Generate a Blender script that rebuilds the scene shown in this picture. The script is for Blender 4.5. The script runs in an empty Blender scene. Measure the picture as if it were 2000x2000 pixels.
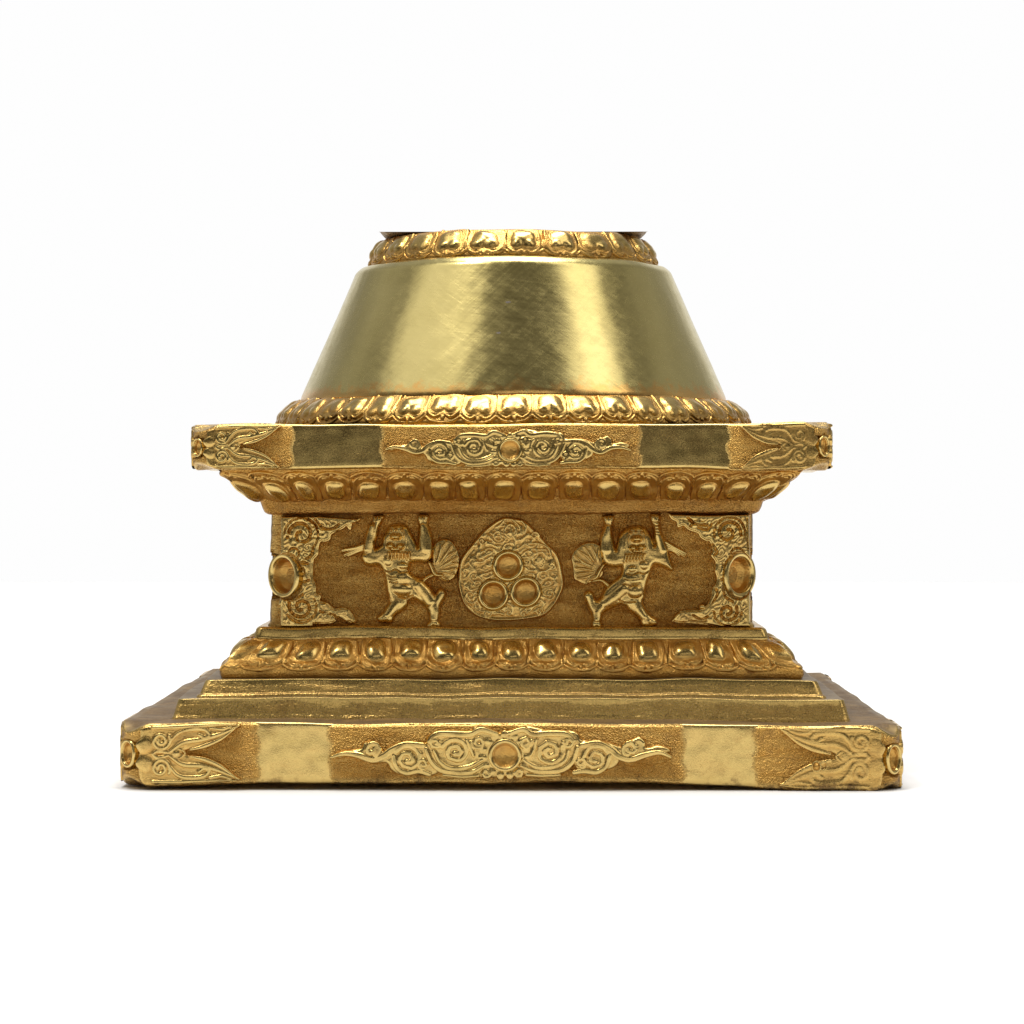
import bpy, math, random
import numpy as np

random.seed(7); rng = np.random.default_rng(7)
S = 0.0001                 # one working unit (u) = 0.1 mm ; the pedestal is about 15 cm wide
D = 5200.0                 # camera to the front face of the plinth, u
AX = 766.0                 # half width of the plinth, u (its front face lies this far before the axis)
HZ = 935.0                 # eye level
YAW = math.radians(0.6)
OX = 4.0
ZF = -609.0                # table level
cY, sY = math.cos(YAW), math.sin(YAW)
ZC = (HZ - 890.0) * (D + AX) / D
sc = bpy.context.scene
C = sc.collection

# ------------------------------------------------------------------ camera
cam_d = bpy.data.cameras.new('camera'); cam = bpy.data.objects.new('camera', cam_d); C.objects.link(cam)
cam_d.lens = 36.0 * D / 2000.0; cam_d.sensor_width = 36.0
cam_d.shift_y = (HZ - 1000.0) / 2000.0
cam_d.clip_start = 0.01; cam_d.clip_end = 100
cam.location = (0, -D * S, 0); cam.rotation_euler = (math.radians(90), 0, 0)
sc.camera = cam
sc.view_settings.view_transform = 'Standard'; sc.view_settings.look = 'None'
sc.view_settings.exposure = 0; sc.view_settings.gamma = 1
sc.render.film_transparent = False
sc.cycles.max_bounces = 10; sc.cycles.glossy_bounces = 7; sc.cycles.use_denoising = True
sc.cycles.sample_clamp_indirect = 6

# ------------------------------------------------------------------ world: a studio, white behind, dim in front
world = bpy.data.worlds.new('World'); sc.world = world; world.use_nodes = True
wt = world.node_tree; wt.nodes.clear()
def wn(t, **k):
    n = wt.nodes.new(t)
    for a, b in k.items(): setattr(n, a, b)
    return n
tc = wn('ShaderNodeTexCoord'); sp = wn('ShaderNodeSeparateXYZ'); wt.links.new(tc.outputs['Generated'], sp.inputs[0])
ramp = wn('ShaderNodeValToRGB'); mp = wn('ShaderNodeMapRange')
mp.inputs['From Min'].default_value = -1; mp.inputs['From Max'].default_value = 1
wt.links.new(sp.outputs['Y'], mp.inputs['Value']); wt.links.new(mp.outputs[0], ramp.inputs[0])
el = ramp.color_ramp.elements
el[0].position = 0.0; el[0].color = (.05, .045, .036, 1)
el[1].position = 1.0; el[1].color = (.99, .99, .99, 1)
for p, c in ((.30, (.06, .055, .045)), (.50, (.25, .245, .235)), (.75, (.36, .36, .355)), (.88, (.34, .34, .34)), (.955, (.99, .99, .99))):
    e = el.new(p); e.color = (*c, 1)
nz = wn('ShaderNodeTexNoise'); nz.inputs['Scale'].default_value = 2.3; nz.inputs['Detail'].default_value = 2
wt.links.new(tc.outputs['Generated'], nz.inputs['Vector'])
m2 = wn('ShaderNodeMapRange'); m2.inputs['From Min'].default_value = .35; m2.inputs['From Max'].default_value = .65
m2.inputs['To Min'].default_value = .6; m2.inputs['To Max'].default_value = 1.5
wt.links.new(nz.outputs[0], m2.inputs['Value'])
# the uneven room brightness fades out towards the even white background
m3 = wn('ShaderNodeMapRange'); m3.inputs['From Min'].default_value = .3; m3.inputs['From Max'].default_value = .75
wt.links.new(sp.outputs['Y'], m3.inputs['Value'])
mx = wn('ShaderNodeMix'); mx.data_type = 'FLOAT'; wt.links.new(m3.outputs[0], mx.inputs[0]); wt.links.new(m2.outputs[0], mx.inputs[2]); mx.inputs[3].default_value = 1.0
bg = wn('ShaderNodeBackground'); out = wn('ShaderNodeOutputWorld')
wt.links.new(ramp.outputs[0], bg.inputs[0]); wt.links.new(mx.outputs[0], bg.inputs[1]); wt.links.new(bg.outputs[0], out.inputs[0])

# ------------------------------------------------------------------ lamps
from mathutils import Vector
def area(name, az, elv, dist, w, h, radiance, col=(1, 1, 1), target=(0, .07, .02)):
    l = bpy.data.lights.new(name, 'AREA'); l.shape = 'RECTANGLE'; l.size = w; l.size_y = h
    l.energy = radiance * math.pi * w * h; l.color = col
    o = bpy.data.objects.new(name, l); C.objects.link(o)
    a, e = math.radians(az), math.radians(elv)
    t = Vector(target)
    o.location = t + Vector((math.sin(a) * math.cos(e), -math.cos(a) * math.cos(e), math.sin(e))) * dist
    o.rotation_euler = (t - o.location).to_track_quat('-Z', 'Y').to_euler()
    return o
area('added_overhead_fill', 0, 90, 3.0, 1.7, 1.7, 9.9, (1, 1, 1), (0, .4, .02))  # added lamp, keeps the table white
area('left_softbox', -60, 48, 1.5, 1.0, .95, .85, (1, .98, .93))
area('right_softbox', 57, 46, 1.5, .55, 1.1, 2.1, (1, .97, .92))
area('key_lamp', -50, 62, 1.6, .20, .20, 44.0, (1, .97, .91))
area('added_low_fill', -2, -3.2, 2.0, .7, .11, .6, (1, .97, .92))  # unseen fill light, added to brighten the block's front panel
area('added_front_fill', 6, 25, 1.8, 1.1, .24, 1.3, (1, .96, .9))  # unseen light, added for streak highlights on the step faces

# ------------------------------------------------------------------ materials
def mat_new(name):
    m = bpy.data.materials.new(name); m.use_nodes = True; nt = m.node_tree; nt.nodes.clear()
    o = nt.nodes.new('ShaderNodeOutputMaterial'); b = nt.nodes.new('ShaderNodeBsdfPrincipled')
    nt.links.new(b.outputs[0], o.inputs[0]); return m, nt, b
def N(nt, t, ins=None, **k):
    n = nt.nodes.new(t)
    for a, b in k.items(): setattr(n, a, b)
    for a, b in (ins or {}).items():
        if isinstance(b, bpy.types.NodeSocket): nt.links.new(b, n.inputs[a])
        else: n.inputs[a].default_value = b
    return n
def mixc(nt, f, a, b, mode='MIX'):
    n = nt.nodes.new('ShaderNodeMix'); n.data_type = 'RGBA'; n.blend_type = mode
    for i, v in ((0, f), (6, a), (7, b)):
        if isinstance(v, bpy.types.NodeSocket): nt.links.new(v, n.inputs[i])
        else: n.inputs[i].default_value = v if i == 0 else (*v, 1)
    return n.outputs[2]
def rng_(nt, v, a, b, c, d):
    return N(nt, 'ShaderNodeMapRange', {'Value': v, 'From Min': a, 'From Max': b, 'To Min': c, 'To Max': d}).outputs[0]
def math_(nt, op, a, b):
    n = nt.nodes.new('ShaderNodeMath'); n.operation = op
    for i, v in ((0, a), (1, b)):
        if isinstance(v, bpy.types.NodeSocket): nt.links.new(v, n.inputs[i])
        else: n.inputs[i].default_value = v
    return n.outputs[0]

def gilt_material():
    """cast and gilded bronze: 'polish' 0 = matte orange gilding with a cast grain, 1 = rubbed pale brass"""
    m, nt, b = mat_new('gilded_bronze')
    tcn = N(nt, 'ShaderNodeTexCoord'); P = tcn.outputs['Object']
    pol = N(nt, 'ShaderNodeAttribute', attribute_name='polish').outputs['Fac']
    big = N(nt, 'ShaderNodeTexNoise', {'Vector': P, 'Scale': 55.0, 'Detail': 4.0, 'Roughness': .6}).outputs[0]
    st_v = N(nt, 'ShaderNodeMapping', {'Vector': P, 'Scale': (1, 1, 5)}).outputs[0]
    streak = N(nt, 'ShaderNodeTexNoise', {'Vector': st_v, 'Scale': 110.0, 'Detail': 5.0, 'Roughness': .65}).outputs[0]
    fine = N(nt, 'ShaderNodeTexNoise', {'Vector': P, 'Scale': 2500.0, 'Detail': 3.0, 'Roughness': .6}).outputs[0]
    gat = N(nt, 'ShaderNodeAttribute', attribute_name='grain').outputs['Fac']
    grain = N(nt, 'ShaderNodeTexVoronoi', {'Vector': P, 'Scale': 3500.0}).outputs['Distance']
    # uneven rubbing
    p2 = math_(nt, 'ADD', pol, rng_(nt, streak, .3, .7, -.22, .22))
    p2 = rng_(nt, p2, 0.0, 1.0, 0.0, 1.0)
    matte = mixc(nt, rng_(nt, big, .35, .65, 0, 1), (.51, .262, .055), (.68, .38, .092))
    shiny = mixc(nt, rng_(nt, streak, .35, .7, 0, 1), (.70, .515, .19), (.57, .405, .135))
    matte = mixc(nt, rng_(nt, pol, 0, .10, 0, 1), (.27, .115, .022), matte)  # redder gilding in recesses, darkened further to paint in crevice shade
    col = mixc(nt, p2, matte, shiny)
    # brown tarnish in blotches
    tar = N(nt, 'ShaderNodeTexNoise', {'Vector': P, 'Scale': 210.0, 'Detail': 6.0, 'Roughness': .75}).outputs[0]
    col = mixc(nt, math_(nt, 'MULTIPLY', rng_(nt, tar, .51, .70, 0, .75), rng_(nt, p2, .3, 1, 1, .5)), col, (.34, .19, .06))
    dark_fac = N(nt, 'ShaderNodeAttribute', attribute_name='painted_dark').outputs['Fac']
    pf = math_(nt, 'MULTIPLY', dark_fac, rng_(nt, tar, .3, .6, .75, 1.05))
    col = mixc(nt, pf, col, (.13, .08, .037))  # dark reflections painted into the colour of ledges and sides; drum darkened too
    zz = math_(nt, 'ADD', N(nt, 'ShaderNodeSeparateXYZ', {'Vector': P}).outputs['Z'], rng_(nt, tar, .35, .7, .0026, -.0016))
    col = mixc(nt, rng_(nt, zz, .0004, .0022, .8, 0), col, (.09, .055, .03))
    nt.links.new(col, b.inputs['Base Color'])
    r = math_(nt, 'ADD', rng_(nt, p2, 0, 1, .38, .225), rng_(nt, fine, .3, .7, -.05, .05))
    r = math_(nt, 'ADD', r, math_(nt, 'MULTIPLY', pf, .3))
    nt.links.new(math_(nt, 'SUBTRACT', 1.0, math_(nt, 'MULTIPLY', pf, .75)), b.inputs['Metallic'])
    nt.links.new(r, b.inputs['Roughness'])
    g1 = math_(nt, 'MULTIPLY', math_(nt, 'MULTIPLY', math_(nt, 'ADD', fine, grain), rng_(nt, p2, 0, .75, 1.0, .015)), rng_(nt, gat, 0, 1, .16, 1.0))
    g2 = math_(nt, 'ADD', g1, math_(nt, 'MULTIPLY', streak, rng_(nt, gat, 0, 1, .05, .012)))
    bp = N(nt, 'ShaderNodeBump', {'Height': g2, 'Strength': .9, 'Distance': .00050})
    nt.links.new(bp.outputs[0], b.inputs['Normal'])
    return m
GILT = gilt_material()

def brass_material():
    m, nt, b = mat_new('rubbed_brass')
    tcn = N(nt, 'ShaderNodeTexCoord'); P = tcn.outputs['Object']
    base = N(nt, 'ShaderNodeTexNoise', {'Vector': P, 'Scale': 40.0, 'Detail': 6.0, 'Roughness': .65}).outputs[0]
    spots = N(nt, 'ShaderNodeTexNoise', {'Vector': P, 'Scale': 420.0, 'Detail': 5.0, 'Roughness': .7}).outputs[0]
    col = mixc(nt, rng_(nt, base, .35, .65, 0, 1), (.70, .58, .24), (.58, .475, .18))
    col = mixc(nt, rng_(nt, spots, .66, .78, 0, .5), col, (.34, .24, .09))
    # orange gilding creeping up from both rims
    z = N(nt, 'ShaderNodeSeparateXYZ', {'Vector': P}).outputs['Z']
    zz = math_(nt, 'ADD', z, rng_(nt, spots, .3, .7, -.0022, .0022))
    edge = rng_(nt, zz, (128 + ZC - ZF) * S, (150 + ZC - ZF) * S, .85, 0)
    col = mixc(nt, edge, col, (.78, .45, .14))
    # two or three tiny chips of white
    for (cx, cz, rr) in ((-8, 318, 6.5), (-28, 252, 4.0), (4, 258, 3.4)):
        d = N(nt, 'ShaderNodeVectorMath', {0: P, 1: (cx * S, -math.sqrt(max(0, (475 - (cz - 128) * .4615) ** 2 - cx * cx)) * S, (cz + ZC - ZF) * S)}, operation='SUBTRACT').outputs[0]
        d = N(nt, 'ShaderNodeVectorMath', {0: d, 1: (.6, 1, 1.6)}, operation='MULTIPLY').outputs[0]
        ln = N(nt, 'ShaderNodeVectorMath', {0: d}, operation='LENGTH').outputs['Value']
        ln = math_(nt, 'ADD', ln, rng_(nt, spots, .3, .7, -.00025, .00025))
        f = rng_(nt, ln, rr * S * .8, rr * S, 1, 0)
        col = mixc(nt, f, col, (.85, .75, .68))
    nt.links.new(col, b.inputs['Base Color']); b.inputs['Metallic'].default_value = 1.0
    # brushed scratches in two directions
    def scr(rot, sc_, det=3.0):
        v = N(nt, 'ShaderNodeMapping', {'Vector': P, 'Rotation': rot, 'Scale': tuple(1 / q for q in sc_)}, vector_type='TEXTURE').outputs[0]
        return N(nt, 'ShaderNodeTexNoise', {'Vector': v, 'Scale': 330.0, 'Detail': det, 'Roughness': .7}).outputs[0]
    s1 = scr((0, .12, 0), (.10, .5, 2.6)); s2 = scr((0, -.75, 0), (.10, .5, 2.6)); s3 = scr((0, .6, 0), (.12, .5, 2.8))
    sm = math_(nt, 'ADD', math_(nt, 'ADD', s1, s2), s3)
    v = N(nt, 'ShaderNodeMapping', {'Vector': P, 'Rotation': (0, .62, 0), 'Scale': (16, 3, .45)}, vector_type='TEXTURE').outputs[0]
    deep = N(nt, 'ShaderNodeTexNoise', {'Vector': v, 'Scale': 260.0, 'Detail': 1.0}).outputs[0]
    deep = rng_(nt, deep, .70, .76, 0, 1)
    h = math_(nt, 'ADD', sm, math_(nt, 'MULTIPLY', deep, -.6))
    
    bp = N(nt, 'ShaderNodeBump', {'Height': h, 'Strength': .2, 'Distance': .00008}); nt.links.new(bp.outputs[0], b.inputs['Normal'])
    r = math_(nt, 'ADD', rng_(nt, sm, 1.1, 1.9, .20, .29), rng_(nt, spots, .5, .75, 0, .06))
    nt.links.new(r, b.inputs['Roughness'])
    return m
BRASS = brass_material()

m, nt, b = mat_new('white_paper')
f = N(nt, 'ShaderNodeTexNoise', {'Vector': N(nt, 'ShaderNodeTexCoord').outputs['Object'], 'Scale': 6.0, 'Detail': 3.0}).outputs[0]
nt.links.new(mixc(nt, f, (.86, .86, .86), (.89, .89, .89)), b.inputs['Base Color']); b.inputs['Roughness'].default_value = .8
PAPER = m

# ------------------------------------------------------------------ scene tree
def tag(o, label=None, cat=None, group=None, kind=None):
    for k, v in (('label', label), ('category', cat), ('group', group), ('kind', kind)):
        if v: o[k] = v
ROOT = bpy.data.objects.new('stupa_pedestal', None); C.objects.link(ROOT)
ROOT.location = (OX * S, AX * S, ZF * S); ROOT.rotation_euler = (0, 0, -YAW); ROOT.empty_display_size = .02
tag(ROOT, 'ornate gilded bronze stupa pedestal with plain brass cone, lotus petal bands and lion reliefs', 'stupa pedestal')

# smooth noise: a sum of random plane waves
def waves(n, lo, hi, seed):
    r = np.random.default_rng(seed); k = r.normal(size=(n, 3)); k /= np.linalg.norm(k, axis=1)[:, None]
    k *= (2 * np.pi / np.exp(r.uniform(np.log(lo), np.log(hi), n)))[:, None]
    return k, r.uniform(0, 6.28, n)
SL_A = 626 * (D + AX) / (D + 626.); SL_T = (HZ - 828) * (D + AX - SL_A) / D; SL_B = (HZ - 918) * (D + AX - SL_A) / D; P_T = HZ - 1412; P_B = -601.
W1 = waves(10, 160, 480, 1); W2 = waves(10, 160, 480, 2); W3 = waves(26, 22, 80, 3)
def wsum(p, w):
    o = np.zeros(len(p))
    for k, ph in zip(*w): o += np.sin(p @ k + ph)
    return o / math.sqrt(len(w[1]))
def sstep(t): t = np.clip(t, 0, 1); return t * t * (3 - 2 * t)
def warp(p):
    """the slight unevenness of a hand-finished casting"""
    q = p.copy()
    x, y, z = p[:, 0], p[:, 1], p[:, 2]
    low = sstep((-z - 205) / 150)
    q[:, 2] += 1.6 * wsum(p, W1); q[:, 0] += 1.2 * wsum(p, W2)
    plin = sstep((-z - 460) / 25); bot = sstep((-z - 515) / 70)
    q[:, 2] -= plin * (5.0 * sstep((x - 300) / 400)) + bot * (9.0 * sstep((x - 330) / 330) + 3 * sstep((-x - 350) / 300))
    q[:, 2] += bot * 4.0 * (1 - sstep((np.abs(x) - 350) / 400))
    q[:, 2] -= low * 3.0 * sstep((x - 200) / 500)
    ax_, ay_ = np.abs(x), np.abs(y)
    for (A_, zc_, hh_) in ((AX, (P_T + P_B) / 2, 40), (SL_A, (SL_T + SL_B) / 2, 30)) if SL_A else ():
        on = (np.abs(z - zc_) < hh_ * 2.1)
        t_ = sstep((np.minimum(ax_, ay_) - (A_ - 62)) / 46.) * sstep((np.maximum(ax_, ay_) - (A_ - 62)) / 46.)
        q[:, 2] -= on * t_ * (z - zc_) * .27
    slab = sstep((z - 6) / 20) * sstep((136 - z) / 20)
    q[:, 2] += slab * (z - 64) / 45 * 3.5 * sstep((x - 300) / 300)
    return q
def mesh_obj(name, V, F, mat, parent, polish=None, smooth=True, dowarp=True, painted_dark=False):
    V = np.asarray(V, float)
    if dowarp: V = warp(V)
    V = V.copy(); V[:, 2] -= ZF; V *= S
    me = bpy.data.meshes.new(name)
    F = np.asarray(F, np.int32)
    me.vertices.add(len(V)); me.vertices.foreach_set('co', V.astype(np.float32).ravel())
    k = F.shape[1]
    me.loops.add(F.size); me.loops.foreach_set('vertex_index', F.ravel())
    me.polygons.add(len(F)); me.polygons.foreach_set('loop_start', np.arange(0, F.size, k, dtype=np.int32))
    me.update(calc_edges=True); me.validate()
    if smooth: me.polygons.foreach_set('use_smooth', np.ones(len(me.polygons), bool))
    if polish is not None:
        a = me.attributes.new('polish', 'FLOAT', 'POINT'); a.data.foreach_set('value', np.clip(polish, 0, 1).astype(np.float32))
    if mat is GILT and painted_dark:
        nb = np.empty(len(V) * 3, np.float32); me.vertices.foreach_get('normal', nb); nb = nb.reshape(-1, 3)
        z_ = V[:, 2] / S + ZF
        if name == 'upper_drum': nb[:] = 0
        pt = (.75 if name == 'upper_drum' else 0) + np.maximum(sstep((nb[:, 2] - .75) / .2) * (z_ < -385) * .9, sstep((np.abs(nb[:, 0]) - .72) / .2) * .8)  # painted darkness: ledges and side faces by normal, drum evenly
        a = me.attributes.new('painted_dark', 'FLOAT', 'POINT'); a.data.foreach_set('value', pt.astype(np.float32))
    if mat is GILT:
        a = me.attributes.new('grain', 'FLOAT', 'POINT'); a.data.foreach_set('value', np.full(len(V), 1.0 if name in ('plinth', 'abacus_slab', 'pedestal_block') else .25 if name in ('lotus_moulding', 'step', 'fillet') else 0., np.float32))
    me.materials.append(mat)
    o = bpy.data.objects.new(name, me); C.objects.link(o); o.parent = parent
    return o
def rootxyz(px, py, a):
    """a point of the front plane y = -a of the pedestal, measured on the photograph"""
    px = np.asarray(px, float); py = np.asarray(py, float)
    k = (px - 1000) / D
    x = (k * (D + AX - a * cY) + a * sY - OX) / (cY + k * sY)
    dep = D + AX - x * sY - a * cY
    return x, (HZ - py) * dep / D
def zat(py, a): return (HZ - py) * (D + AX - a) / D
def hw(h): return h * (D + AX) / (D + h)      # seen half width -> real half width of a square course

# ------------------------------------------------------------------ profiles and sweeps
def fillet(pts, r=3.0, step=7.0):
    """round the corners of a profile and resample it"""
    P = [np.array(p, float) for p in pts]; out = [P[0]]
    for i in range(1, len(P) - 1):
        a, b_, c = P[i - 1], P[i], P[i + 1]
        la, lc = np.linalg.norm(a - b_), np.linalg.norm(c - b_); q = min(r, la * .45, lc * .45)
        p0 = b_ + (a - b_) / la * q; p1 = b_ + (c - b_) / lc * q
        for t in np.linspace(0, 1, 5): out.append((1 - t) ** 2 * p0 + 2 * t * (1 - t) * b_ + t * t * p1)
    out.append(P[-1]); res = [out[0]]
    for p in out[1:]:
        d = np.linalg.norm(p - res[-1]); n = max(1, int(d / step))
        q = res[-1]
        for j in range(1, n + 1): res.append(q + (p - q) * j / n)
    return np.array(res)
def square_path(a, r, n):
    """closed rounded square path: points, outward normals, side coordinate"""
    pts, nor, u = [], [], []
    for k in range(4):
        ang = k * math.pi / 2; c, s = math.cos(ang), math.sin(ang)
        t = np.linspace(-1, 1, n); t = t * (1 - .0)
        loc = [(x, -a, 0, -1, x) for x in t[:-1] * (a - r)] + [(a - r, -a, 0, -1, a - r)]
        for j in range(1, 8):
            th = j / 8 * math.pi / 2
            loc.append((a - r + r * math.sin(th), -a + r - r * math.cos(th), math.sin(th), -math.cos(th), a - r + (r if j > 4 else r * j / 4)))
        for x, y, nx, ny, uu in loc:
            pts.append((c * x - s * y, s * x + c * y)); nor.append((c * nx - s * ny, s * nx + c * ny)); u.append(uu)
    return np.array(pts), np.array(nor), np.array(u)
def square_sweep(name, prof, r, parent, polish, n=200, rough=.9, cuts=(), rf=3.0):
    pr = fillet(prof, rf)
    rings, pols = [], []
    for a, z in pr:
        rr = min(r, a * .4)
        p, nn, u = square_path(a, rr, n)
        v = np.column_stack([p, np.full(len(p), z)])
        dsp = rough * wsum(v, W3)
        v[:, :2] += nn * dsp[:, None]
        rings.append(v); pols.append(polish(u, np.full(len(u), z), a) if callable(polish) else np.full(len(u), polish))
    m_ = len(rings[0]); V = np.concatenate(rings)
    # scoops cut out of the four corners where the jewel bowls sit
    for (zc, rad, cut, ah) in cuts:
        for sx in (-1, 1):
            for sy in (-1, 1):
                lx, ly = ah - V[:, 0] * sx, ah - V[:, 1] * sy
                near = (np.hypot(V[:, 2] - zc, (lx - ly) / 1.414) < rad * 1.02) & (lx + ly < cut + 26)
                dd = (cut + 26 - (lx + ly)) / 2
                V[near, 0] -= sx * dd[near]; V[near, 1] -= sy * dd[near]
    F = []
    i = np.arange(len(rings) - 1)[:, None]; j = np.arange(m_)[None, :]; j2 = (j + 1) % m_
    F = np.stack([i * m_ + j, i * m_ + j2, (i + 1) * m_ + j2, (i + 1) * m_ + j], -1).reshape(-1, 4)
    return mesh_obj(name, V, F, GILT, parent, np.concatenate(pols), painted_dark=True)
def lathe(name, prof, parent, mat, polish, n=360, rough=.6, rf=3.0, clip=None):
    pr = fillet(prof, rf); th = np.linspace(0, 2 * np.pi, n, endpoint=False)
    V = []
    for r, z in pr: V.append(np.column_stack([r * np.sin(th), -r * np.cos(th), np.full(n, z)]))
    V = np.concatenate(V); nn = V[:, :2] / np.maximum(1e-6, np.hypot(V[:, 0], V[:, 1]))[:, None]
    V[:, :2] += nn * (rough * wsum(V, W3))[:, None]
    i = np.arange(len(pr) - 1)[:, None]; j = np.arange(n)[None, :]; j2 = (j + 1) % n
    F = np.stack([i * n + j, i * n + j2, (i + 1) * n + j2, (i + 1) * n + j], -1).reshape(-1, 4)
    if clip is not None:
        W_ = warp(V); V = clip(W_); gone = (V[:, 2] < W_[:, 2]) & (V[:, 2] < 486 + ZC)
        F = F[~gone[F].any(1)]
    return mesh_obj(name, V, F, mat, parent, np.full(len(V), polish), dowarp=clip is None, painted_dark=clip is not None)

# ------------------------------------------------------------------ relief engine: heights on a fine grid
def catmull(pts, n=10):
    P = np.array(pts, float)
    if len(P) < 3: return P
    Q = np.vstack([2 * P[0] - P[1], P, 2 * P[-1] - P[-2]]); out = []
    for i in range(1, len(Q) - 2):
        for t in np.linspace(0, 1, n, endpoint=False):
            out.append(.5 * ((2 * Q[i]) + (-Q[i - 1] + Q[i + 1]) * t + (2 * Q[i - 1] - 5 * Q[i] + 4 * Q[i + 1] - Q[i + 2]) * t * t + (-Q[i - 1] + 3 * Q[i] - 3 * Q[i + 1] + Q[i + 2]) * t ** 3))
    out.append(Q[-2]); return np.array(out)
def spiral_pts(cx, cy, r0, r1, a0, turns, ky=1.0, n=40):
    t = np.linspace(0, 1, n); a = math.radians(a0) + turns * 2 * np.pi * t; r = r0 + (r1 - r0) * t ** .85
    return list(zip(cx + r * np.cos(a), cy + ky * r * np.sin(a)))
LOW = -5.0
class Relief:
    def __init__(s, x0, x1, y0, y1, g=1.2):
        s.x = np.arange(x0, x1 + g, g); s.y = np.arange(y0, y1 + g, g); s.g = g
        s.X, s.Y = np.meshgrid(s.x, s.y); s.H = np.full(s.X.shape, LOW); s.pol = np.zeros(s.X.shape)
        s.k = 1.5
    def box(s, x0, x1, y0, y1):
        i0, i1 = np.searchsorted(s.y, [y0, y1]); j0, j1 = np.searchsorted(s.x, [x0, x1]); return slice(i0, i1), slice(j0, j1)
    def put(s, b, h, mode, k=None):
        A = s.H[b]; k = s.k if k is None else k
        if mode == 'max':
            m_ = np.maximum(A, h); s.H[b] = np.where(h > LOW + .5, m_ + np.maximum(k - np.abs(A - h), 0) ** 2 / (4 * k), m_)
        elif mode == 'add': s.H[b] = A + h
    def seg(s, pts, r):
        P = np.array(pts, float); R = np.interp(np.linspace(0, 1, len(P)), np.linspace(0, 1, len(np.atleast_1d(r))), np.atleast_1d(r).astype(float)) if np.ndim(r) else np.full(len(P), float(r))
        mr = R.max() + 6; b = s.box(P[:, 0].min() - mr, P[:, 0].max() + mr, P[:, 1].min() - mr, P[:, 1].max() + mr)
        X, Y = s.X[b], s.Y[b]; best = np.full(X.shape, 1e9); rr = np.full(X.shape, R[0])
        for i in range(len(P) - 1):
            ax, ay = P[i]; dx, dy = P[i + 1] - P[i]; L = dx * dx + dy * dy + 1e-9
            t = np.clip(((X - ax) * dx + (Y - ay) * dy) / L, 0, 1)
            q = R[i] + (R[i + 1] - R[i]) * t
            d = np.hypot(X - ax - t * dx, Y - ay - t * dy)
            e = d - q; m_ = e < best - 0; best = np.where(m_, e, best); rr = np.where(m_, q, rr)
        return b, best, rr
    def stroke(s, pts, r, h, base=0., curve=True, k=None, flat=0.):
        """a raised bead; h = height above base"""
        P = catmull(pts, 8) if curve else pts
        b, e, rr = s.seg(P, r); t = np.clip(1 + e / rr, 0, None)
        t2 = np.clip((t - flat) / (1 - flat), 0, None)
        hh = np.where(t2 < 1, h * np.sqrt(np.clip(1 - t2 * t2, 0, 1)) + base, base - (t2 - 1) * rr * 2)
        if base > 0: hh = np.where(t >= 1, LOW, hh)
        s.put(b, np.maximum(hh, LOW), 'max', k)
    def groove(s, pts, r, d, curve=True):
        P = catmull(pts, 8) if curve else pts
        b, e, rr = s.seg(P, r); t = np.clip(1 + e / rr, 0, 1)
        s.put(b, -d * (1 - t * t) * (s.H[b] > -1.0), 'add')
    def ell(s, cx, cy, rx, ry, h, base=0., rot=0., k=None, pw=2.0, dm=2.0):
        m_ = max(rx, ry) + 5; b = s.box(cx - m_, cx + m_, cy - m_, cy + m_); X, Y = s.X[b] - cx, s.Y[b] - cy
        c, q = math.cos(rot), math.sin(rot); u, v = (X * c + Y * q) / rx, (-X * q + Y * c) / ry
        t = (np.abs(u) ** pw + np.abs(v) ** pw) ** (1 / pw)
        hh = np.where(t < 1, h * np.clip(1 - t ** dm, 0, 1) ** .5 + base, base - (t - 1) * min(rx, ry) * 2)
        if base > 0: hh = np.where(t >= 1, LOW, hh)
        s.put(b, np.maximum(hh, LOW), 'max', k)
    def ring(s, cx, cy, r, w, h, base=0.):
        s.stroke([(cx + r * math.cos(a), cy + r * math.sin(a)) for a in np.linspace(0, 2 * np.pi, 48)], w, h, base, curve=False)
    def poly_sdf(s, pts):
        P = np.array(pts, float); X, Y = s.X, s.Y; d = np.full(X.shape, 1e9); ins = np.zeros(X.shape, bool)
        for i in range(len(P)):
            a, b_ = P[i - 1], P[i]; e = b_ - a; L = e @ e + 1e-9
            t = np.clip(((X - a[0]) * e[0] + (Y - a[1]) * e[1]) / L, 0, 1)
            d = np.minimum(d, np.hypot(X - a[0] - t * e[0], Y - a[1] - t * e[1]))
            c = ((a[1] > Y) != (b_[1] > Y)) & (X < (b_[0] - a[0]) * (Y - a[1]) / (b_[1] - a[1] + 1e-12) + a[0]); ins ^= c
        return np.where(ins, d, -d)
    def fill(s, pts, h, bevel=4., curve=True, dome=0.):
        P = catmull(list(pts) + [pts[0]], 6)[:-1] if curve else pts
        e = s.poly_sdf(P); t = np.clip(e / bevel, 0, 1)
        hh = np.where(e > 0, (h + 4) * np.sqrt(1 - (1 - t) ** 2) + dome * np.clip(e / 30, 0, 1), e * 2.2)
        s.H = np.maximum(s.H, np.maximum(hh, LOW)); return e
    def squiggle(s, mask, amp, wl, seed, sharp=1.0):
        """tiny worn tendrils: contour lines of a smooth field"""
        w = waves(14, wl * 1.6, wl * 3.5, seed); p = np.column_stack([s.X.ravel(), s.Y.ravel(), np.zeros(s.X.size)])
        f_ = wsum(p, w).reshape(s.X.shape); g_ = np.cos(f_ * 5.0)
        s.H += amp * np.clip(g_ * sharp, -1, 1) * mask
    def scrolls(s, items, r=2.2, h=3.0, base=6.):
        for (cx, cy, R, a0, tn) in items: s.stroke(spiral_pts(cx, cy, R, R * .18, a0, tn, n=28), r, h, base, curve=False)
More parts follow.
